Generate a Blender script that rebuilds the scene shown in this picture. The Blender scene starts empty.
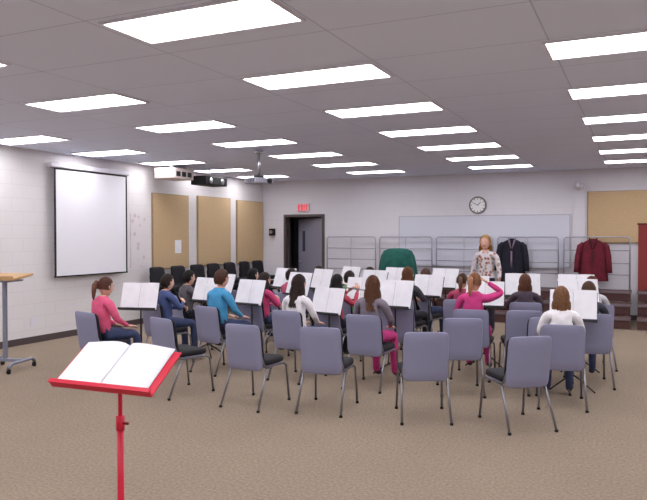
import bpy, bmesh, math, random
from mathutils import Vector, Matrix, Euler
random.seed(7)
sc = bpy.context.scene
try:
    sc.view_settings.view_transform = 'Standard'
except Exception:
    pass
COL = sc.collection
H = 2.95
XL, XR, YB, YF = -8.39, 4.4, 14.28, -3.0

# ---------------------------------------------------------------- materials
_m = {}
def srgb(c):
    return tuple(((v/255)/12.92 if v/255 <= .04045 else ((v/255+.055)/1.055)**2.4) for v in c)
def mat(name, rgb=(200,200,200), rough=.6, metal=0.0, emit=0, noise=None, bump=0, spec=.4):
    if name in _m: return _m[name]
    m = bpy.data.materials.new(name); m.use_nodes = True
    nt = m.node_tree; b = nt.nodes['Principled BSDF']
    c = srgb(rgb)+(1,)
    b.inputs['Base Color'].default_value = c
    b.inputs['Roughness'].default_value = rough
    b.inputs['Metallic'].default_value = metal
    b.inputs['Specular IOR Level'].default_value = spec
    if emit:
        b.inputs['Emission Color'].default_value = c
        b.inputs['Emission Strength'].default_value = emit
    if noise:
        scale, amt = noise
        tc = nt.nodes.new('ShaderNodeTexCoord'); n = nt.nodes.new('ShaderNodeTexNoise')
        n.inputs['Scale'].default_value = scale; n.inputs['Detail'].default_value = 4
        nt.links.new(tc.outputs['Object'], n.inputs['Vector'])
        r = nt.nodes.new('ShaderNodeValToRGB')
        r.color_ramp.elements[0].position = .3; r.color_ramp.elements[1].position = .7
        r.color_ramp.elements[0].color = tuple(v*(1-amt) for v in c[:3])+(1,)
        r.color_ramp.elements[1].color = tuple(min(1,v*(1+amt)) for v in c[:3])+(1,)
        nt.links.new(n.outputs['Fac'], r.inputs['Fac'])
        nt.links.new(r.outputs['Color'], b.inputs['Base Color'])
        if bump:
            bp = nt.nodes.new('ShaderNodeBump'); bp.inputs['Strength'].default_value = bump
            bp.inputs['Distance'].default_value = .01
            nt.links.new(n.outputs['Fac'], bp.inputs['Height'])
            nt.links.new(bp.outputs['Normal'], b.inputs['Normal'])
    _m[name] = m
    return m
def brick_mat(name, axes, c1, c2, cm, bw, rh, mortar, off=.5, shift=(0,0), bump=.3, rough=.7):
    m = bpy.data.materials.new(name); m.use_nodes = True
    nt = m.node_tree; b = nt.nodes['Principled BSDF']; b.inputs['Roughness'].default_value = rough
    b.inputs['Specular IOR Level'].default_value = .25
    tc = nt.nodes.new('ShaderNodeTexCoord'); s = nt.nodes.new('ShaderNodeSeparateXYZ')
    cb = nt.nodes.new('ShaderNodeCombineXYZ'); mp = nt.nodes.new('ShaderNodeMapping')
    nt.links.new(tc.outputs['Object'], s.inputs[0])
    nt.links.new(s.outputs[axes[0]], cb.inputs[0]); nt.links.new(s.outputs[axes[1]], cb.inputs[1])
    nt.links.new(cb.outputs[0], mp.inputs['Vector'])
    mp.inputs['Location'].default_value = (shift[0], shift[1], 0)
    br = nt.nodes.new('ShaderNodeTexBrick'); br.offset = off
    br.inputs['Scale'].default_value = 1
    br.inputs['Color1'].default_value = srgb(c1)+(1,); br.inputs['Color2'].default_value = srgb(c2)+(1,)
    br.inputs['Mortar'].default_value = srgb(cm)+(1,)
    br.inputs['Mortar Size'].default_value = mortar; br.inputs['Mortar Smooth'].default_value = .3
    br.inputs['Brick Width'].default_value = bw; br.inputs['Row Height'].default_value = rh
    nt.links.new(mp.outputs[0], br.inputs['Vector'])
    nt.links.new(br.outputs['Color'], b.inputs['Base Color'])
    bp = nt.nodes.new('ShaderNodeBump'); bp.inputs['Strength'].default_value = bump; bp.invert = True
    bp.inputs['Distance'].default_value = .005
    nt.links.new(br.outputs['Fac'], bp.inputs['Height']); nt.links.new(bp.outputs['Normal'], b.inputs['Normal'])
    return m

# ---------------------------------------------------------------- mesh builder
class MB:
    def __init__(s, mats):
        s.bm = bmesh.new(); s.mats = mats
    def _set(s, faces, mi, smooth=False):
        for f in faces:
            f.material_index = mi; f.smooth = smooth
    def box(s, c, size, mi=0, rot=None, bevel=0):
        r = bmesh.ops.create_cube(s.bm, size=1)
        vs = r['verts']
        M = Matrix.Translation(c) @ (rot.to_matrix().to_4x4() if rot else Matrix()) @ Matrix.Diagonal((*size,1))
        bmesh.ops.transform(s.bm, matrix=M, verts=vs)
        fs = set(f for v in vs for f in v.link_faces)
        s._set(fs, mi)
        if bevel:
            es = list(set(e for f in fs for e in f.edges))
            r = bmesh.ops.bevel(s.bm, geom=es, offset=bevel, segments=2, affect='EDGES', profile=.5)
            s._set(r['faces'], mi)
    def loft(s, rings, mi=0, closed=True, caps=True, smooth=True):
        R = [[s.bm.verts.new(p) for p in ring] for ring in rings]
        n = len(R[0]); fs = []
        for a, b in zip(R[:-1], R[1:]):
            for i in range(n if closed else n-1):
                j = (i+1) % n
                fs.append(s.bm.faces.new((a[i], a[j], b[j], b[i])))
        if caps and closed:
            fs.append(s.bm.faces.new(list(reversed(R[0])))); fs.append(s.bm.faces.new(R[-1]))
        s._set(fs, mi, smooth)
        return fs
    def tube(s, pts, r, mi=0, seg=8, caps=True):
        pts = [Vector(p) for p in pts]
        rs = r if isinstance(r, (list, tuple)) else [r]*len(pts)
        rings = []; up = None
        for i, p in enumerate(pts):
            if i == 0: d = pts[1]-p
            elif i == len(pts)-1: d = p-pts[i-1]
            else: d = (pts[i+1]-p).normalized()+(p-pts[i-1]).normalized()
            d.normalize()
            if up is None:
                up = Vector((0,0,1)) if abs(d.z) < .9 else Vector((1,0,0))
            a = d.cross(up).normalized(); up = a.cross(d).normalized()
            rings.append([p+(a*math.cos(t)+up*math.sin(t))*rs[i] for t in [2*math.pi*k/seg for k in range(seg)]])
        s.loft(rings, mi, True, caps)
    def ellipsoid(s, c, rad, mi=0, u=16, v=10, rot=None, fn=None):
        r = bmesh.ops.create_uvsphere(s.bm, u_segments=u, v_segments=v, radius=1)
        vs = r['verts']
        if fn:
            for w in vs: w.co = fn(w.co.copy())
        M = Matrix.Translation(c) @ (rot.to_matrix().to_4x4() if rot else Matrix()) @ Matrix.Diagonal((*rad,1))
        bmesh.ops.transform(s.bm, matrix=M, verts=vs)
        fs = set(f for w in vs for f in w.link_faces)
        s._set(fs, mi, True)
        return vs, fs
    def mesh(s, me, M=None):
        if M is not None: me.transform(M)
        s.bm.from_mesh(me)
    def build(s, name):
        bmesh.ops.recalc_face_normals(s.bm, faces=s.bm.faces)
        me = bpy.data.meshes.new(name); s.bm.to_mesh(me); s.bm.free()
        for m in s.mats: me.materials.append(m)
        return me
    def obj(s, name, loc=(0,0,0), rz=0, parent=None):
        return put(s.build(name), name, loc, rz, parent)
def put(me, name, loc=(0,0,0), rz=0, parent=None, scale=1):
    o = bpy.data.objects.new(name, me); COL.objects.link(o)
    o.location = loc; o.rotation_euler = (0,0,rz); o.scale = (scale,)*3
    if parent: o.parent = parent
    return o
def srect(w, h, n=24, p=4):
    out = []
    for i in range(n):
        t = 2*math.pi*i/n; c, s_ = math.cos(t), math.sin(t)
        out.append((w/2*math.copysign(abs(c)**(2/p), c), h/2*math.copysign(abs(s_)**(2/p), s_)))
    return out

# ---------------------------------------------------------------- shell
blockL = brick_mat('painted_block_left', ('Y','Z'), (228,224,224), (227,223,223), (219,214,216), .4, .2, .005, bump=.08)
blockB = brick_mat('painted_block_back', ('X','Z'), (223,220,226), (222,219,225), (215,212,219), .4, .2, .004, bump=.08)
ceilM = brick_mat('ceiling_tile', ('X','Y'), (230,236,255), (228,234,253), (198,202,226), 1.25, .8, .006, off=0, shift=(.57+12.5, -3.1+8), bump=.15, rough=.9)
def carpet():
    m = bpy.data.materials.new('carpet'); m.use_nodes = True
    nt = m.node_tree; b = nt.nodes['Principled BSDF']; b.inputs['Roughness'].default_value = .95
    b.inputs['Specular IOR Level'].default_value = .1
    tc = nt.nodes.new('ShaderNodeTexCoord')
    n1 = nt.nodes.new('ShaderNodeTexNoise'); n1.inputs['Scale'].default_value = 45; n1.inputs['Detail'].default_value = 5
    n2 = nt.nodes.new('ShaderNodeTexNoise'); n2.inputs['Scale'].default_value = 1.2
    for n in (n1,n2): nt.links.new(tc.outputs['Object'], n.inputs['Vector'])
    r = nt.nodes.new('ShaderNodeValToRGB')
    r.color_ramp.elements[0].position = .3; r.color_ramp.elements[1].position = .7
    r.color_ramp.elements[0].color = srgb((138,122,105))+(1,); r.color_ramp.elements[1].color = srgb((162,146,129))+(1,)
    nt.links.new(n1.outputs['Fac'], r.inputs['Fac'])
    mx = nt.nodes.new('ShaderNodeMix'); mx.data_type = 'RGBA'; mx.blend_type = 'MULTIPLY'; mx.inputs[0].default_value = .2
    nt.links.new(r.outputs['Color'], mx.inputs[6]); nt.links.new(n2.outputs['Fac'], mx.inputs[7])
    nt.links.new(mx.outputs[2], b.inputs['Base Color'])
    bp = nt.nodes.new('ShaderNodeBump'); bp.inputs['Strength'].default_value = .5; bp.inputs['Distance'].default_value = .01
    nt.links.new(n1.outputs['Fac'], bp.inputs['Height']); nt.links.new(bp.outputs['Normal'], b.inputs['Normal'])
    return m
def slab(name, x0,x1,y0,y1,z0,z1, m):
    b = MB([m]); b.box(((x0+x1)/2,(y0+y1)/2,(z0+z1)/2), (x1-x0,y1-y0,z1-z0)); return b.obj(name)
slab('floor', XL-.15,XR+.15,YF-.15,YB+2.2,-.1,0, carpet())
slab('ceiling', XL-.15,XR+.15,YF-.15,YB+2.2,H,H+.1, ceilM)
slab('wall_left', XL-.15,XL,YF,YB,0,H, blockL)
slab('wall_right', XR,XR+.15,YF,YB,0,H, blockL)
slab('wall_front', XL,XR,YF-.15,YF,0,H, blockB)
DX0, DX1, DH = -7.74, -6.78, 2.08
b = MB([blockB])
def bx(b, x0,x1,y0,y1,z0,z1, mi=0): b.box(((x0+x1)/2,(y0+y1)/2,(z0+z1)/2),(x1-x0,y1-y0,z1-z0),mi)
bx(b, XL-.15,DX0,YB,YB+.2,0,H); bx(b, DX1,XR+.15,YB,YB+.2,0,H); bx(b, DX0,DX1,YB,YB+.2,DH,H)
b.obj('wall_back')
cor = mat('corridor_paint', (120,116,122), .8)
b = MB([cor]); bx(b, -8.6,-5.8,YB+2.0,YB+2.1,0,H); bx(b,-8.7,-8.6,YB+.2,YB+2.1,0,H); bx(b,-5.8,-5.7,YB+.2,YB+2.1,0,H)
b.obj('wall_corridor')
frm = mat('door_frame_paint', (84,74,72), .5)
b = MB([frm]); bx(b,DX0-.06,DX0,YB-.03,YB+.2,0,DH+.06); bx(b,DX1,DX1+.06,YB-.03,YB+.2,0,DH+.06); bx(b,DX0,DX1,YB-.03,YB+.2,DH,DH+.06)
b.obj('trim_door')
leafm = mat('door_leaf_paint', (146,144,160), .5); hw = mat('steel', (190,190,195), .3, 1)
b = MB([leafm, hw, mat('door_glass',(84,86,98),.15)])
b.box((-.46,0,1.03),(.92,.045,2.04),0,bevel=.004); b.tube([(-.86,-.05,1.0),(-.86,.05,1.0)],.025,1)
b.tube([(-.86,-.06,1.0),(-.75,-.06,1.0)],.01,1); b.box((-.70,-.001,1.5),(.11,.05,.5),2)
b.obj('door_1',(DX1-.03,YB+.07,0), -math.radians(26))
bbm = mat('baseboard_rubber', (84,72,72), .6)
slab('baseboard_left', XL,XL+.012,YF,YB,0,.1,bbm)
slab('baseboard_right', XR-.012,XR,YF,YB,0,.1,bbm)
b = MB([bbm]); bx(b,XL+.012,DX0-.07,YB-.012,YB,0,.1); bx(b,DX1+.07,XR-.012,YB-.012,YB,0,.1); b.obj('baseboard_back')
slab('baseboard_front', XL+.012,XR-.012,YF,YF+.012,0,.1,bbm)

# ---------------------------------------------------------------- ceiling lights
white = mat('white_enamel',(225,222,230),.4)
diff = mat('fluorescent_diffuser',(250,249,255),.4,emit=10.0)
b = MB([white, diff]); W_, D_ = 1.17, .49
for s_ in (-1,1):
    b.box((0,s_*(D_/2-.01),-.008),(W_,.02,.016),0); b.box((s_*(W_/2-.01),0,-.008),(.02,D_-.04,.016),0)
b.box((0,0,-.006),(W_-.04,D_-.04,.008),1)
lme = b.build('ceiling_light')
for cx in (-7.6, -4.93, -2.42, -.03, 2.45):
    for k in range(-3,7):
        put(lme,'ceiling_light',(cx, 3.39+1.59*k, H))

# ---------------------------------------------------------------- chairs
chrome = mat('chrome_tube',(150,150,158),.3,.9)
black_up = mat('black_upholstery',(24,22,28),.8)
shell = mat('grey_plastic',(138,138,164),.5)
rub = mat('black_rubber',(20,20,22),.7)
def chair_mesh(name, ms):
    b = MB(ms)  # 0 shell 1 cushion 2 chrome 3 rubber
    rings = []
    for z, k in ((.405,.90),(.412,.97),(.43,1),(.448,.98),(.458,.90)):
        rings.append([(x*k, y*k+.0, z+(.008*(x/.22)**2 if z>.44 else 0)) for x,y in srect(.44,.42,28,5)])
    b.loft(rings,1)
    b.loft([[(x*.93,y*.93,.395) for x,y in srect(.44,.42,28,5)],[(x*.93,y*.93,.407) for x,y in srect(.44,.42,28,5)]],0)
    def bk(x, z, off):
        t = (z-.60)/.2
        y = -.235-.028*t + .40*x*x + off
        return (x, y, z)
    zc = .583
    for (w,h,o0,o1,mi) in ((.40,.445,-.012,.004,0),(.405,.40,.005,.040,1)):
        rings = []
        for k,o in ((.2,o0),(.6,o0),(.96,o0),(1,o0+(o1-o0)*.35),(1,o0+(o1-o0)*.7),(.96,o1),(.5,o1),(.2,o1)):
            rings.append([bk(x*k, zc+z*k+(.012 if mi else 0), o) for x,z in srect(w,h,40,9)])
        b.loft(rings,mi)
    for s_ in (-1,1):
        b.tube([(s_*.215,.255,.012),(s_*.205,.215,.36),(s_*.195,.17,.388),(s_*.195,0,.39),(s_*.195,-.09,.388),(s_*.20,-.14,.36),(s_*.215,-.30,.012)],.011,2)
        b.tube([(s_*.195,-.02,.385),(s_*.20,-.14,.39),(s_*.20,-.175,.42),(s_*.185,-.205,.52),(s_*.17,-.212,.60)],.011,2)
        for y in (.255,-.30):
            b.tube([(s_*.215,y,0),(s_*.215,y,.02)],.016,3)
    b.tube([(-.195,-.08,.385),(.195,-.08,.385)],.009,2); b.tube([(-.195,.14,.385),(.195,.14,.385)],.009,2)
    return b.build(name)
CH = chair_mesh('band_chair',[shell,black_up,chrome,rub])
CHB = chair_mesh('black_chair',[black_up,black_up,mat('black_steel',(30,30,34),.4,.5),rub])
CX, CY = -2.32, 11.2
def face(x,y,f=.5):
    return math.atan2(-(CX-x), CY-y)*f
def chair(x,y,f=.5,rz=None):
    return put(CH,'band_chair',(x,y,0),face(x,y,f) if rz is None else rz)

# ---------------------------------------------------------------- music stands
paper = mat('sheet_paper',(240,239,244),.7,noise=(7,.05))
sblack = mat('stand_black',(26,26,30),.45)
def stand_mesh(name, desk_h, ms, tilt=18, w=.48, h=.32, papers=True):
    b = MB(ms)
    R = Euler((-math.radians(tilt),0,0))
    M = Matrix.Translation((0,0,desk_h)) @ R.to_matrix().to_4x4()
    P = lambda p: tuple(M @ Vector(p))
    b.box(P((0,0,0)),(w,.006,h),0,R,bevel=.002)
    b.box(P((0,-.03,-h/2)),(w,.06,.006),0,R); b.box(P((0,-.06,-h/2+.01)),(w,.004,.02),0,R)
    b.box(P((0,.012,0)),(.05,.02,h*.8),0,R)
    if papers:
        for s_ in (-1,1):
            n = 6
            rows = []
            for zz in (-h/2+.006, h/2+.02):
                rows.append([P((s_*(.001+.234*i/n), -.008-.010*math.sin(math.pi*i/n), zz)) for i in range(n+1)])
            b.loft(rows,1,closed=False)
    b.tube([(0,.03,desk_h-.02),(0,.03,desk_h-.1),(0,.03,.28)],.009,0); b.tube([(0,.03,.62),(0,.03,.14)],.014,0)
    for k in range(3):
        a = math.radians(90+120*k)
        dx, dy = math.cos(a), math.sin(a)
        b.tube([(0,.03,.16),(dx*.1,.03+dy*.1,.11),(dx*.26,.03+dy*.26,.008)],.008,0)
    return b.build(name)
STL = stand_mesh('music_stand',.82,[sblack,paper])
STM = stand_mesh('music_stand',.89,[sblack,paper])
STH = stand_mesh('music_stand',.94,[sblack,paper])

# ---------------------------------------------------------------- people
def skin_mesh(verts, edges, radii, root, bone_m, sub=1):
    me = bpy.data.meshes.new('sk'); me.from_pydata(verts, edges, [])
    o = bpy.data.objects.new('sk', me); COL.objects.link(o)
    md = o.modifiers.new('Skin','SKIN'); md.use_smooth_shade = True
    for i, r in enumerate(radii):
        rr = r if isinstance(r, tuple) else (r, r)
        me.skin_vertices[0].data[i].radius = rr
        me.skin_vertices[0].data[i].use_root = (i == root)
    sb = o.modifiers.new('Sub','SUBSURF'); sb.levels = sub; sb.render_levels = sub
    bpy.context.view_layer.update()
    dg = bpy.context.evaluated_depsgraph_get()
    out = bpy.data.meshes.new_from_object(o.evaluated_get(dg))
    V = [Vector(v) for v in verts]
    avg = [ (r[0]+r[1])/2 if isinstance(r, tuple) else r for r in radii]
    for p in out.polygons:
        best, bi = 1e9, 0
        for k, (i, j) in enumerate(edges):
            d = V[j]-V[i]; t = max(0,min(1,(p.center-V[i]).dot(d)/d.length_squared))
            dist = (p.center-V[i]-d*t).length/(avg[i]*(1-t)+avg[j]*t)
            if dist < best: best, bi = dist, k
        p.material_index = bone_m[bi]; p.use_smooth = True
    bpy.data.objects.remove(o); bpy.data.meshes.remove(me)
    return out
def add_hand(b, wrist, dirv, side, curl=.5, palm_n=(0,0,-1)):
    d = Vector(dirv).normalized(); n = Vector(palm_n); n = (n-d*n.dot(d)).normalized()
    lat = d.cross(-n).normalized()
    w = Vector(wrist)
    P = lambda x,y,z: w + lat*(x*side) + d*y - n*z
    rings = []
    for y,rx,rz in ((-.01,.02,.017),(.015,.026,.016),(.045,.036,.015),(.072,.038,.012),(.082,.03,.008)):
        rings.append([P(rx*math.cos(t), y, rz*math.sin(t)) for t in [2*math.pi*k/10 for k in range(10)]])
    b.loft(rings,0)
    for fx, fy, L in ((-.028,.072,.066),(-.010,.078,.074),(.010,.076,.068),(.027,.068,.054)):
        pts = [P(fx,fy-.012,0)]; a = 0; y, z = fy, 0
        for k,fr in enumerate((.45,.32,.23)):
            a += curl*(.5,.9,.7)[k]
            y += L*fr*math.cos(a); z -= L*fr*math.sin(a)
            pts.append(P(fx*(1+.15*k), y, z))
        b.tube(pts,[.0085,.0085,.0078,.0055],0,6)
    b.tube([P(-.022,.012,-.002),P(-.043,.032,-.008),P(-.052,.054,-.014),P(-.048,.074,-.018)],[.011,.0105,.009,.006],0,6)
def add_head(b, c, hc, style, yaw=0, pitch=0, s=1.0):
    M = Matrix.Translation(c) @ Matrix.Rotation(yaw,4,'Z') @ Matrix.Rotation(pitch,4,'X') @ Matrix.Scale(s,4)
    start = len(b.bm.verts)
    def fn(v):
        x,y,z = v; g = lambda u,w: math.exp(-(u*u+w*w))
        px, py, pz = .074*x, .092*y, .112*z
        if z < 0:
            px *= 1-.30*(-z)**1.6
            if y < 0: py *= 1-.42*(-z)
        if y > 0:
            py -= .008*g((abs(x)-.38)/.17,(z-.06)/.13)
            py += .024*g(x/.13,(z+.17)/.13)+.008*g(x/.1,(z-.02)/.16)
            py += .006*g(x/.3,(z+.47)/.09)+.010*g(x/.3,(z+.85)/.2)
        return Vector((px,py,pz))
    vs, fs = b.ellipsoid((0,0,0),(1,1,1),0,28,22,fn=fn)
    for f in fs:
        m = f.calc_center_median()
        if m.y > .05 and abs(m.x) < .024 and -.060 < m.z < -.047: f.material_index = 6
    for s_ in (-1,1):
        b.ellipsoid((s_*.029,.0735,.007),(.012,.010,.0065),5,10,8)
        b.ellipsoid((s_*.029,.0805,.007),(.006,.0045,.006),7,8,6)
        b.ellipsoid((s_*.075,-.004,-.004),(.010,.017,.029),0,10,8,Euler((0,s_*.25,-s_*.3)))
        b.tube([(s_*.016,.083,.023),(s_*.029,.086,.028),(s_*.044,.077,.024)],.003,4,5)
    N = 33; rings = []
    def ring(rx,ry,cy,z,A,wob=.0025,tip=0):
        out = []
        for i in range(N):
            a = -A+2*A*i/(N-1)
            r = 1+ wob*math.sin(i*2.4)/.09 + wob*.7*math.sin(i*5.1+z*40)/.09
            out.append((rx*r*math.sin(a), cy-ry*r*math.cos(a), z-tip*(.5+.5*math.sin(i*1.9))))
        return out
    els = [87,75,62,50,40,30,20,8,-5,-18]
    if style == 'short': els += [-30,-42]
    vol = 1.10 if style == 'wavy' else 1.0
    for e in els:
        er = math.radians(e)
        A = math.pi*(.999 if e >= 44 else max(.56, .999-.44*min(1,(44-e)/22)))
        if style == 'wavy': A = math.pi*(.999 if e >= 38 else max(.60, .999-.40*min(1,(38-e)/18)))
        if style == 'short' and e < 0: A = math.pi*max(.38,.56-.006*(-e))
        rings.append(ring(.083*vol*max(.03,math.cos(er)), .103*max(.03,math.cos(er)), -.004, .006+.119*(1+(vol-1)*.7)*math.sin(er), A))
    if style in ('long','bob','wavy'):
        L = {'long':.27,'bob':.15,'wavy':.15}[style]
        n = 7
        for k in range(1,n+1):
            t = k/n; z = -.031-(L-.03)*t
            back = .045*t*t if style == 'long' else .0
            if style == 'wavy':
                rings.append(ring(.094+.014*math.sin(t*2.6), .101-.015*t, -.012, z, math.pi*(.58-.10*t), .004, .015*t))
            else:
                rings.append(ring(.086+.012*math.sin(t*2.5)-.018*t*t, .101-.025*t, -.008-back, z, math.pi*(.56-.04*t), .004, .02*t))
    fs = b.loft(rings,4,closed=False)
    geom = list(set(fs))
    r = bmesh.ops.solidify(b.bm, geom=geom, thickness=.006)
    for g in r['geom']:
        if isinstance(g, bmesh.types.BMFace): g.material_index = 4; g.smooth = True
    if style == 'pony':
        b.ellipsoid((0,-.108,.04),(.022,.022,.022),4,10,8)
        b.tube([(0,-.10,.045),(0,-.135,.05),(0.005,-.155,.01),(0.008,-.155,-.06),(0,-.145,-.13),(0,-.14,-.17)],[.018,.024,.03,.028,.018,.004],4,10)
    b.bm.verts.ensure_lookup_table()
    allv = [b.bm.verts[i] for i in range(start, len(b.bm.verts))]
    bmesh.ops.transform(b.bm, matrix=M, verts=allv)

irisM = mat('iris',(50,36,30),.2); eyeW = mat('eye_white',(225,220,216),.3); lipM = mat('lip',(176,96,92),.5)
shoeM = mat('shoe',(60,58,66),.6)
def person_mats(skin, shirt, pants, hair, pat=False):
    k = lambda p,c: p+'_%d_%d_%d'%c
    sm = mat(k('skin',skin),skin,.55,noise=(20,.05))
    if pat:
        tm = bpy.data.materials.new('floral_blouse'); tm.use_nodes = True; nt = tm.node_tree; bb = nt.nodes['Principled BSDF']
        tc = nt.nodes.new('ShaderNodeTexCoord'); vo = nt.nodes.new('ShaderNodeTexVoronoi'); vo.inputs['Scale'].default_value = 17
        r = nt.nodes.new('ShaderNodeValToRGB'); r.color_ramp.interpolation = 'CONSTANT'
        r.color_ramp.elements[0].color = srgb((158,84,80))+(1,); r.color_ramp.elements[1].position = .46
        r.color_ramp.elements[1].color = srgb((216,208,212))+(1,)
        e = r.color_ramp.elements.new(.28); e.color = srgb((176,150,134))+(1,)
        nt.links.new(tc.outputs['Object'],vo.inputs['Vector']); nt.links.new(vo.outputs['Distance'],r.inputs['Fac'])
        nt.links.new(r.outputs['Color'],bb.inputs['Base Color']); bb.inputs['Roughness'].default_value = .8
    else:
        tm = mat(k('shirt',shirt),shirt,.85,noise=(14,.12),bump=.4)
    return [sm, tm, mat(k('trousers',pants),pants,.85,noise=(12,.12)), shoeM, mat(k('hair',hair),hair,.5,noise=(60,.35),bump=.5), eyeW, lipM, irisM]
SK = (222,176,154)
def seated(x,y,rz,shirt,pants,hair,style='long',s=1.0,pose='lap',hyaw=0,skin=SK,lean=0.0,short_sleeve=False,name='seated_student'):
    b = MB(person_mats(skin,shirt,pants,hair))
    L = lean
    hy = -.03
    V = [(0,hy,.565),(0,hy-.02+L*.3,.70),(0,hy-.02+L*.7,.85),(0,hy+L,.955),(0,hy+.015+L,1.03),
         (.15,hy+L,.925),(-.15,hy+L,.925)]
    if pose == 'lap':
        V += [(.215,.03+L,.74),(-.215,.03+L,.74),(.125,.235+L,.645),(-.125,.235+L,.645)]
    elif pose == 'play':
        V += [(.235,.06+L,.76),(-.235,.06+L,.76),(.06,.23+L,.83),(-.06,.25+L,.74)]
    elif pose == 'flute':
        V += [(.25,.07+L,.80),(-.20,.10+L,.78),(.22,.20+L,.99),(.04,.235+L,.98)]
    elif pose == 'head':
        V += [(.33,.03+L,1.0),(-.215,.03+L,.74),(.15,.04+L,1.12),(-.125,.235+L,.645)]
    V += [(.085,.0,.55),(-.085,.0,.55),(.11,.37,.535),(-.11,.37,.535),(.115,.40,.09),(-.115,.40,.09),(.125,.53,.042),(-.125,.53,.042)]
    R = [(.135,.105),(.125,.10),(.14,.105),(.075,.06),.043,.058,.058,.042,.042,.026,.026,.085,.085,.06,.06,.042,.042,(.04,.03),(.04,.03)]
    E = [(0,1),(1,2),(2,3),(3,4),(3,5),(3,6),(5,7),(6,8),(7,9),(8,10),(0,11),(0,12),(11,13),(12,14),(13,15),(14,16),(15,17),(16,18)]
    fa = 0 if short_sleeve else 1
    bmx = [1,1,1,0,1,1,1,1,fa,fa,2,2,2,2,2,2,3,3]
    b.mesh(skin_mesh(V,E,R,0,bmx,1))
    for e,w,sd in ((7,9,1),(8,10,-1)):
        d = Vector(V[w])-Vector(V[e])
        if pose == 'lap' or (pose == 'head' and sd == -1):
            add_hand(b, Vector(V[w])+d.normalized()*.01, (d.x*.4,d.y,-.03), sd, .25)
        elif pose == 'head':
            add_hand(b, Vector(V[w])+d.normalized()*.01, d, sd, .6, (0,-.2,-1))
        else:
            add_hand(b, Vector(V[w])+d.normalized()*.01, d, sd, .9, (-sd,.0,-.3))
    if pose == 'play':
        b.mats.append(rub)
        b.tube([(0,.11+L,1.03),(0,.16+L,.96),(0,.33+L,.66),(0,.37+L,.60)],[.008,.014,.015,.03],8,10)
    if pose == 'flute':
        b.mats.append(chrome)
        b.tube([(-.10,.14+L,1.05),(.45,.22+L,1.0)],.010,8,8)
    add_head(b,(0,hy+.045+L,1.115),hair,style,hyaw,-.08 if pose!='lap' else -.15)
    o = b.obj(name,(x,y,0),rz); o.scale = (s,)*3
    return o

DB=(52,36,32); BR=(98,64,46); LB=(150,112,76); BK=(28,22,24); RD=(112,58,40)
JN=(60,70,104); DK=(40,40,50)
K = [(-5.48,5.80,(222,92,130),JN,(104,62,50),'pony','lap',.95,0,STM),
     (-5.52,6.95,(70,84,130),JN,DB,'short','play',.93,0,STM),
     (-4.62,6.85,(70,150,196),JN,BR,'short','lap',1.0,0,STM),
     (-3.57,6.87,(236,232,236),JN,(58,38,34),'long','lap',.97,0,STL),
     (-2.65,6.85,(122,112,124),(200,60,130),(112,68,44),'long','lap',.98,.3,STH),
     (-.70,6.92,(236,232,234),JN,(150,104,70),'bob','lap',.93,0,STM),
     (-5.85,7.85,(90,84,90),DK,BK,'short','play',.93,0,STM),
     (-4.60,7.85,(206,70,120),JN,DB,'bob','play',.93,0,STH),
     (-3.55,7.90,(190,70,90),DK,BK,'bob','flute',.93,0,STM),
     (-1.76,7.85,(206,62,130),(200,60,130),(170,116,80),'pony','head',.98,-.2,STM),
     (-.52,8.0,(60,60,70),JN,BR,'short','play',.92,0,STH),
     (-5.42,8.9,(150,150,170),JN,BK,'bob','play',.92,0,STH),
     (-4.75,8.9,(180,80,110),DK,DB,'short','play',.93,0,STH),
     (-3.80,8.9,(90,150,90),JN,DB,'short','flute',.92,0,STH),
     (-2.92,8.9,(60,60,64),DK,(120,74,46),'long','play',.98,0,STM),
     (-2.17,8.95,(160,60,90),JN,BR,'pony','play',.92,0,STM),
     (-1.35,8.95,(74,62,74),JN,(120,74,54),'bob','play',.93,0,STH),
     (-.55,9.05,(200,200,205),JN,RD,'bob','play',.92,0,STH),
     (-3.86,9.85,(200,80,120),DK,DB,'short','play',.93,0,STH),
     (-2.95,9.85,(200,200,210),JN,BR,'long','play',.93,0,STH),
     (-4.75,9.85,(70,120,90),DK,DB,'bob','play',.93,0,STH)]
for i,(x,y,sh,pa,ha,sty,po,s,hy,stm) in enumerate(K):
    rz = face(x,y,.45)
    chair(x,y,.45)
    seated(x,y,rz,sh,pa,ha,sty,s,po,hy)
    f = Vector((-math.sin(rz),math.cos(rz)))
    d = .66
    dx = random.uniform(-.04,.04)
    if i == 0: dx = -.20
    if i == 2: dx = -.12
    if i == 5: dx = .16
    put(stm,'music_stand',(x+f.x*d+dx, y+f.y*d, 0), (rz+random.uniform(-.12,.12)) if i else .28)
# empty chairs
for x,y,rz in ((-4.36,5.72,-.30),(-3.40,5.66,-.05),(-2.69,5.80,.12),(-1.79,5.90,.42),(-.98,6.0,.66),(-1.72,7.02,.35),(-2.66,7.85,.1),(-1.25,8.0,.3),(-.98,7.45,.5)):
    chair(x,y,rz=rz)

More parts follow.
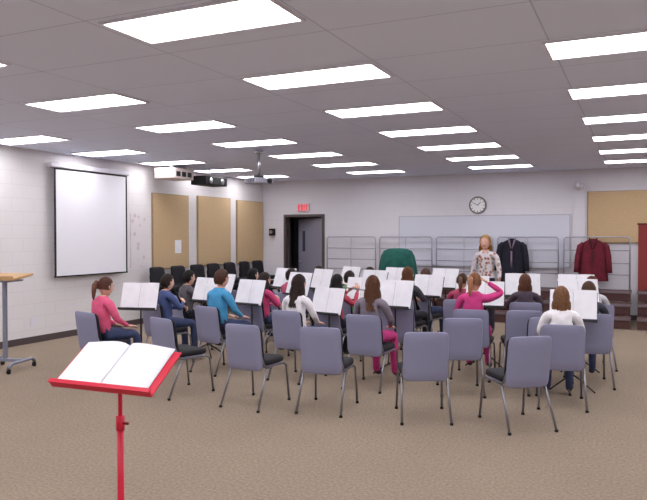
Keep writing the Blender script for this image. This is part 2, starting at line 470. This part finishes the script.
# conductor
def conductor():
    b = MB(person_mats((228,176,158),(200,180,170),(44,42,54),(196,158,98),pat=True))
    V = [(0,0,.90),(0,-.005,1.07),(0,0,1.22),(0,-.01,1.345),(0,.01,1.425),(.165,-.01,1.31),(-.165,-.01,1.31),
         (.225,-.02,1.06),(-.225,-.02,1.06),(.235,.06,.84),(-.235,.06,.84),
         (.09,0,.86),(-.09,0,.86),(.10,.01,.48),(-.10,.01,.48),(.105,-.02,.085),(-.105,-.02,.085),(.12,.12,.042),(-.12,.12,.042)]
    R = [(.14,.10),(.12,.09),(.14,.10),(.075,.06),.045,.055,.055,.042,.042,.027,.027,.092,.092,.062,.062,.042,.042,(.042,.03),(.042,.03)]
    E = [(0,1),(1,2),(2,3),(3,4),(3,5),(3,6),(5,7),(6,8),(7,9),(8,10),(0,11),(0,12),(11,13),(12,14),(13,15),(14,16),(15,17),(16,18)]
    b.mesh(skin_mesh(V,E,R,0,[1,1,1,0,1,1,1,1,1,1,2,2,2,2,2,2,3,3],2))
    for e,w,sd in ((7,9,1),(8,10,-1)):
        d = Vector(V[w])-Vector(V[e]); add_hand(b, Vector(V[w])+d.normalized()*.01, d, sd, .35, (-sd,0,0))
    add_head(b,(0,.03,1.525),None,'wavy',0,0,1.02)
    b.obj('band_teacher',(CX,CY,0),math.pi-.15)
conductor()

# ---------------------------------------------------------------- red foreground stand
red = mat('red_enamel',(214,34,62),.35)
b = MB([red, mat('red_dark',(130,18,36),.5)])
w, depth, z0, z1, y0, y1 = .50,.25,1.03,1.165,-.10,.10
tilt = math.atan2(z1-z0,y1-y0); Ls = math.hypot(z1-z0,y1-y0)
R = Euler((tilt,0,0)); M = Matrix.Translation((0,0,(z0+z1)/2))@R.to_matrix().to_4x4()
P = lambda x,y,z: tuple(M@Vector((x,y,z)))
b.box(P(0,0,0),(w,Ls,.006),0,R,bevel=.002)
b.box(P(0,-Ls/2,.012),(w,.006,.034),0,R,bevel=.002)
b.box(P(0,-Ls/2+.002,.028),(w,.02,.005),0,R)
b.box(P(0,0,-.012),(.07,Ls*.7,.018),1,R)
b.tube([(0,.02,1.07),(0,.02,.98),(0,.02,.30)],.009,0,12); b.tube([(0,.02,.86),(0,.02,.14)],.014,0,12)
b.tube([(0,.02,.84),(0,.02,.90)],.018,0,12); b.tube([(0,.02,.87),(.04,.02,.87)],.006,1,8)
for k in range(3):
    a = math.radians(80+120*k); dx,dy = math.cos(a),math.sin(a)
    b.tube([(0,.02,.2),(dx*.12,.02+dy*.12,.13),(dx*.3,.02+dy*.3,.01)],.010,0,8)
FS = (-1.950,2.13,0); FR = math.radians(3)
b.obj('red_music_stand',FS,FR)
book = mat('book_page',(240,239,244),.7)
def linemat():
    m = bpy.data.materials.new('printed_music'); m.use_nodes = True; nt = m.node_tree; bb = nt.nodes['Principled BSDF']
    bb.inputs['Roughness'].default_value = .7
    tc = nt.nodes.new('ShaderNodeTexCoord'); wv = nt.nodes.new('ShaderNodeTexWave'); wv.bands_direction = 'Y'
    wv.inputs['Scale'].default_value = 26; nt.links.new(tc.outputs['Object'],wv.inputs['Vector'])
    r = nt.nodes.new('ShaderNodeValToRGB'); r.color_ramp.elements[0].color = srgb((233,232,238))+(1,); r.color_ramp.elements[1].color = srgb((241,240,245))+(1,)
    r.color_ramp.elements[1].position = .25
    nt.links.new(wv.outputs['Fac'],r.inputs['Fac']); nt.links.new(r.outputs['Color'],bb.inputs['Base Color'])
    return m
b = MB([linemat(), book, mat('book_gutter_shade',(150,142,154),.8)])
for s_ in (-1,1):
    for th,mi in ((.0,1),(.004,1),(.008,0)):
        n = 12; rows = []
        for yy in (-Ls/2+.010+th*.3, Ls/2+.012-th*.4):
            rows.append([P(s_*(.002+(.226-th)*i/n)-.012, yy, .007+th*.6+.020*math.sin(math.pi*min(1,(i/n)**.6))*(1-i/n*.3)) for i in range(n+1)])
        b.loft(rows,mi,closed=False)
b.box(P(-.012,.008,.0065),(.005,Ls-.01,.002),2,R)  # grey strip standing in for the shaded crease between the pages
b.obj('open_music_book',FS,FR)

# ---------------------------------------------------------------- projector screen
b = MB([mat('screen_fabric',(238,237,243),.8), rub, white])
Y0,Y1,Z0,Z1 = 7.68,9.32,.98,2.70
x = XL+.12
b.box((x,(Y0+Y1)/2,(Z0+Z1)/2),(.004,Y1-Y0-.07,Z1-Z0-.04),0)
for yy in (Y0+.018,Y1-.018): b.box((x,yy,(Z0+Z1)/2),(.006,.036,Z1-Z0),1)
b.box((x,(Y0+Y1)/2,Z1-.01),(.006,Y1-Y0-.07,.03),1); b.box((x,(Y0+Y1)/2,Z0+.012),(.03,Y1-Y0,.024),1,bevel=.005)
b.box((x-.03,(Y0+Y1)/2,Z1+.045),(.09,Y1-Y0+.12,.08),2,bevel=.015)
for yy in (Y0+.1,Y1-.1): b.box((XL+.048,yy,Z1+.05),(.09,.03,.05),2)
b.obj('projection_screen')

# acoustic panels
tan = mat('tan_fabric',(200,172,134),.95,noise=(60,.08),bump=.2)
def panelY(y0,y1,z0,z1):
    b = MB([tan, mat('panel_trim',(160,138,108),.7)])
    b.box((XL+.026,(y0+y1)/2,(z0+z1)/2),(.05,y1-y0,z1-z0),0,bevel=.01)
    for yy in (y0,y1): b.box((XL+.022,yy,(z0+z1)/2),(.04,.02,z1-z0+.02),1)
    for zz in (z0,z1): b.box((XL+.022,(y0+y1)/2,zz),(.04,y1-y0,.02),1)
    b.obj('acoustic_panel')
panelY(10.13,11.22,1.0,2.44); panelY(11.56,12.77,1.0,2.46); panelY(13.06,14.2,1.0,2.44)
b = MB([tan, mat('panel_trim')])
b.box((.15,YB-.026,2.0),(2.2,.05,1.0),0,bevel=.01)
for xx in (-.96,1.26): b.box((xx,YB-.022,2.0),(.02,.04,1.02),1)
for zz in (1.5,2.5): b.box((.15,YB-.022,zz),(2.2,.04,.02),1)
b.obj('acoustic_panel')

# whiteboard
b = MB([mat('whiteboard_surface',(212,213,224),.3), mat('aluminium',(190,190,198),.4,.6), mat('marker',(60,60,120),.5)])
b.box((-3.08,YB-.013,1.53),(3.56,.024,1.06),0)
for zz in (1.0,2.06): b.box((-3.08,YB-.019,zz),(3.6,.036,.02),1)
for xx in (-4.87,-1.29): b.box((xx,YB-.019,1.53),(.02,.036,1.06),1)
b.box((-3.08,YB-.05,.985),(3.4,.07,.015),1)
b.obj('whiteboard')
# clock
b = MB([mat('clock_rim',(110,100,100),.4,.3), mat('clock_face',(240,240,240),.5), rub])
cz = 2.28
def disc(b,c,r,y0,y1,mi,n=32):
    b.loft([[(c[0]+r*math.cos(2*math.pi*k/n),yy,c[1]+r*math.sin(2*math.pi*k/n)) for k in range(n)] for yy in (y0,y1)],mi,smooth=False)
disc(b,(0,0),.185,0,-.035,0); disc(b,(0,0),.155,-.035,-.038,1)
for k in range(12):
    a = math.pi*k/6
    b.box((.135*math.sin(a),-.040,.135*math.cos(a)),(.012,.003,.03),2,Euler((0,a,0)))
b.box((.03,-.042,.03),(.012,.003,.09),2,Euler((0,.8,0))); b.box((-.04,-.044,.02),(.009,.003,.12),2,Euler((0,-1.1,0)))
b.obj('wall_clock',(-3.13,YB,cz))
# exit sign
b = MB([mat('exit_housing',(226,190,196),.5), mat('exit_red',(225,50,70),.5,emit=.5)])
b.box((0,-.03,0),(.30,.06,.19),0,bevel=.006)
def seg(x0,z0,x1,z1):
    L = math.hypot(x1-x0,z1-z0); b.box(((x0+x1)/2,-.062,(z0+z1)/2),(L+.018,.006,.022),1,Euler((0,-math.atan2(z1-z0,x1-x0),0)))
for o_,segs in ((-.115,((0,-.06,0,.06),(0,.06,.04,.06),(0,0,.03,0),(0,-.06,.04,-.06))),(-.045,((0,-.06,.04,.06),(0,.06,.04,-.06))),(.033,((0,-.06,0,.06),)),(.085,((-.022,.06,.03,.06),(.005,.06,.005,-.06)))):
    for s_ in segs: seg(o_+s_[0],s_[1],o_+s_[2],s_[3])
b.obj('exit_sign',(-7.26,YB,2.30))
b = MB([rub, hw]); b.box((0,-.06,0),(.12,.12,.17),0,bevel=.01); disc(b,(0,.0),.045,-.12,-.125,1,16); b.obj('wall_speaker',(-8.1,YB,1.72))
b = MB([white, rub]); b.box((0,-.02,0),(.2,.04,.14),0,bevel=.01)
b.loft([[(r*math.cos(2*math.pi*k/16),y,r*math.sin(2*math.pi*k/16)) for k in range(16)] for r,y in ((.03,-.04),(.035,-.1),(.09,-.2))],0,caps=True)
b.obj('intercom_horn',(-1.12,YB,2.62))

# ceiling projector
b = MB([mat('projector_body',(150,148,160),.4), rub, hw])
b.box((0,0,0),(.36,.28,.09),0,bevel=.02)
b.tube([(.08,-.14,0),(.08,-.18,0)],.035,1,16)
b.box((0,0,.06),(.12,.12,.03),1,bevel=.005); b.tube([(0,0,.06),(0,0,.44)],.022,2,12)
b.tube([(0,0,.42),(0,0,.455)],[.06,.07],2,16)
for i in range(5): b.box((-.185,-.1+.04*i,0),(.006,.012,.05),1)
b.obj('ceiling_projector',(-5.3,8.9,2.475),math.radians(70))
# corner ceiling units
b = MB([mat('vent_beige',(206,192,188),.6), rub])
b.box((0,0,0),(.45,.62,.20),0,bevel=.02)
for i in range(3): b.box((.227,-.17+.17*i,-.01),(.008,.12,.09),1)
b.box((.1,-.2,.12),(.05,.05,.06),0); b.box((.1,.2,.12),(.05,.05,.06),0)
b.obj('unit_ventilator',(-7.95,10.25,2.79))
b = MB([rub, hw]); b.box((0,0,0),(.35,.75,.17),0,bevel=.015)
for yy in (-.2,.2): 
    b.loft([[(.178+d,yy+r*math.cos(2*math.pi*k/16),r*math.sin(2*math.pi*k/16)) for k in range(16)] for r,d in ((.06,0),(.055,.006))],1)
b.tube([(0,0,.08),(0,0,.24)],.015,1)
b.obj('hanging_speaker',(-7.75,11.1,2.71))

# posters
def dots():
    m = bpy.data.materials.new('poster_print'); m.use_nodes = True; nt = m.node_tree; bb = nt.nodes['Principled BSDF']
    tc = nt.nodes.new('ShaderNodeTexCoord'); vo = nt.nodes.new('ShaderNodeTexVoronoi'); vo.inputs['Scale'].default_value = 7
    r = nt.nodes.new('ShaderNodeValToRGB'); r.color_ramp.elements[0].position = .22; r.color_ramp.elements[1].position = .3
    r.color_ramp.elements[0].color = srgb((212,194,194))+(1,); r.color_ramp.elements[1].color = srgb((226,220,222))+(1,)
    nt.links.new(tc.outputs['Object'],vo.inputs['Vector']); nt.links.new(vo.outputs['Distance'],r.inputs['Fac']); nt.links.new(r.outputs['Color'],bb.inputs['Base Color'])
    return m
b = MB([dots()]); b.box((XL+.005,9.75,1.55),(.008,.42,1.0),0); b.obj('wall_poster')
b = MB([paper]); b.box((XL+.056,10.86,1.42),(.006,.2,.26),0); b.obj('notice_sheet')
b = MB([mat('poster_red',(140,52,50),.7),mat('poster_trim',(90,40,40),.7)]); b.box((0,-.006,0),(.7,.012,1.3),0); b.box((0,-.01,.66),(.74,.02,.03),1); b.box((0,-.01,-.66),(.74,.02,.03),1)
b.obj('wall_banner',(.30,YB-.055,1.2))
b = MB([white]); b.box((XL+.007,8.0-.65,.33),(.012,.08,.12),0,bevel=.004); b.obj('wall_outlet')

# black stacked chairs along left wall
for i in range(7):
    for k in range(3):
        put(CHB,'black_chair',(XL+.50+.01*(i%3), 9.95+.60*i, .125*k), math.radians(-90+random.uniform(-5,5)))

# lectern
b = MB([mat('lectern_oak',(196,158,112),.5,noise=(8,.12)), mat('grey_steel',(140,144,160),.4,.4), rub])
b.box((0,0,1.14),(.52,.40,.03),0,Euler((.10,0,0)),bevel=.006); b.box((0,-.205,1.135),(.52,.015,.05),0)
b.box((0,0,.62),(.05,.04,1.0),1,bevel=.008); b.box((0,0,1.09),(.3,.3,.02),1)
b.box((0,0,.12),(.46,.05,.04),1,bevel=.008)
for s_ in (-1,1):
    b.tube([(s_*.22,-.26,.07),(s_*.22,-.2,.11),(s_*.22,.2,.11),(s_*.22,.26,.07)],.02,1,10)
    for yy in (-.25,.25):
        b.tube([(s_*.22-.012,yy,.03),(s_*.22+.012,yy,.03)],.03,2,14)
b.obj('lectern',(-7.04,5.76,0),math.radians(15))

# ---------------------------------------------------------------- risers
deck = mat('riser_carpet',(88,60,58),.9,noise=(30,.15)); rail = mat('riser_rail',(176,174,186),.4,.5)
edge = mat('riser_edge',(130,118,124),.4,.4)
def riser(xc, w, with_rail=True):
    b = MB([deck, edge, rail])
    yb = YB-.12
    for k in range(3):
        y1 = yb-.45*(2-k); y0 = y1-.45; z = .2*(k+1)
        b.box((0,(y0+y1)/2,z-.02),(w-.02,.45,.03),0); b.box((0,y0-.004,z-.02),(w-.02,.012,.045),1)
        b.box((0,y0+.02,z-.115),(w-.04,.01,.15),0)
        for s_ in (-1,1):
            xx = s_*(w/2-.08)
            b.tube([(xx,y0+.04,z-.035),(xx,y0+.04,0)],.014,1); b.tube([(xx,y1-.04,z-.035),(xx,y1-.04,0)],.014,1)
    if with_rail:
        x0 = w/2-.045
        b.tube([(-x0,yb-.02,.55),(-x0,yb-.02,1.57),(-x0+.04,yb-.02,1.61),(x0-.04,yb-.02,1.61),(x0,yb-.02,1.57),(x0,yb-.02,.55)],.015,2)
        for z in (.88,1.10,1.35): b.tube([(-x0,yb-.02,z),(x0,yb-.02,z)],.011,2)
        b.tube([(0,yb-.02,.58),(0,yb-.02,1.61)],.009,2)
    b.obj('choir_riser',(xc,0,0))
for i in range(5): riser(-5.99+1.30*i, 1.29, True)
riser(.60,1.33,False); riser(1.95,1.33,False)

# robes hung on the rail
def coat(name, rgb, x, z_top, L, stripe=None):
    m = mat(name+'_cloth',rgb,.9,noise=(10,.2),bump=.4)
    b = MB([m, mat(name+'_lining',stripe or rgb,.8), hw])
    rings = []
    for z,rx,ry in ((0,.06,.045),(-.02,.075,.05),(-.05,.14,.055),(-.09,.205,.06),(-.16,.225,.07),(-.3,.215,.08),(-.5,.235,.09),(-L+.02,.27,.105),(-L,.265,.10)):
        n = 36; fold = min(.016, -z*.03)
        rings.append([((rx+fold*math.sin(i*2.1))*math.cos(2*math.pi*i/n),(ry+fold*math.sin(i*2.6+1))*math.sin(2*math.pi*i/n),z) for i in range(n)])
    b.loft(rings,0)
    for s_ in (-1,1):
        b.tube([(s_*.17,0,-.10),(s_*.235,-.01,-.16),(s_*.275,-.02,-.34),(s_*.29,-.035,-.52),(s_*.295,-.04,-.66)],[.05,.062,.055,.052,.056],0,12)
        b.tube([(s_*.07,-.03,.01),(s_*.05,-.065,-.06),(s_*.012,-.09,-.2)],[.014,.02,.01],1 if stripe else 0,8)
    b.box((0,-.093,-L/2-.08),(.03,.012,L*.62),1)
    b.tube([(0,0,-.01),(0,0,.04),(0,.06,.058),(0,.125,.055)],.004,2,6)
    b.obj(name,(x,YB-.285,z_top))
coat('hanging_black_robe',(28,28,40),-2.37,1.58,.92,(130,110,130))
coat('hanging_red_robe',(104,28,44),-.84,1.58,.82,(70,20,32))

# green draped drum cover
g = mat('green_cover_cloth',(30,88,80),.9,noise=(9,.2),bump=.4)
b = MB([g]); rings = []
for z,r in ((1.40,.05),(1.39,.18),(1.35,.27),(1.25,.32),(1.1,.345),(.85,.37),(.5,.39),(.2,.41),(.02,.42)):
    n = 48; f = .035*min(1,(1.40-z)*1.6)
    rings.append([((r+f*math.sin(k*1.31)+f*.4*math.sin(k*2.9))*math.cos(2*math.pi*k/n),(r*.85+f*math.sin(k*1.31))*math.sin(2*math.pi*k/n),z-.02*(z<.1)) for k in range(n)])
b.loft(rings,0); b.obj('covered_timpani',(-4.2,12.2,0))

# ---------------------------------------------------------------- world & camera
w = bpy.data.worlds.new('world'); sc.world = w; w.use_nodes = True
w.node_tree.nodes['Background'].inputs[0].default_value = (.5,.5,.55,1); w.node_tree.nodes['Background'].inputs[1].default_value = .3
cam = bpy.data.cameras.new('camera'); co = bpy.data.objects.new('camera',cam); COL.objects.link(co)
cam.sensor_width = 36; cam.lens = 36*672/647
co.location = (0,0,1.65); co.rotation_euler = (math.radians(90-1.28),0,math.radians(25.3))
sc.camera = co
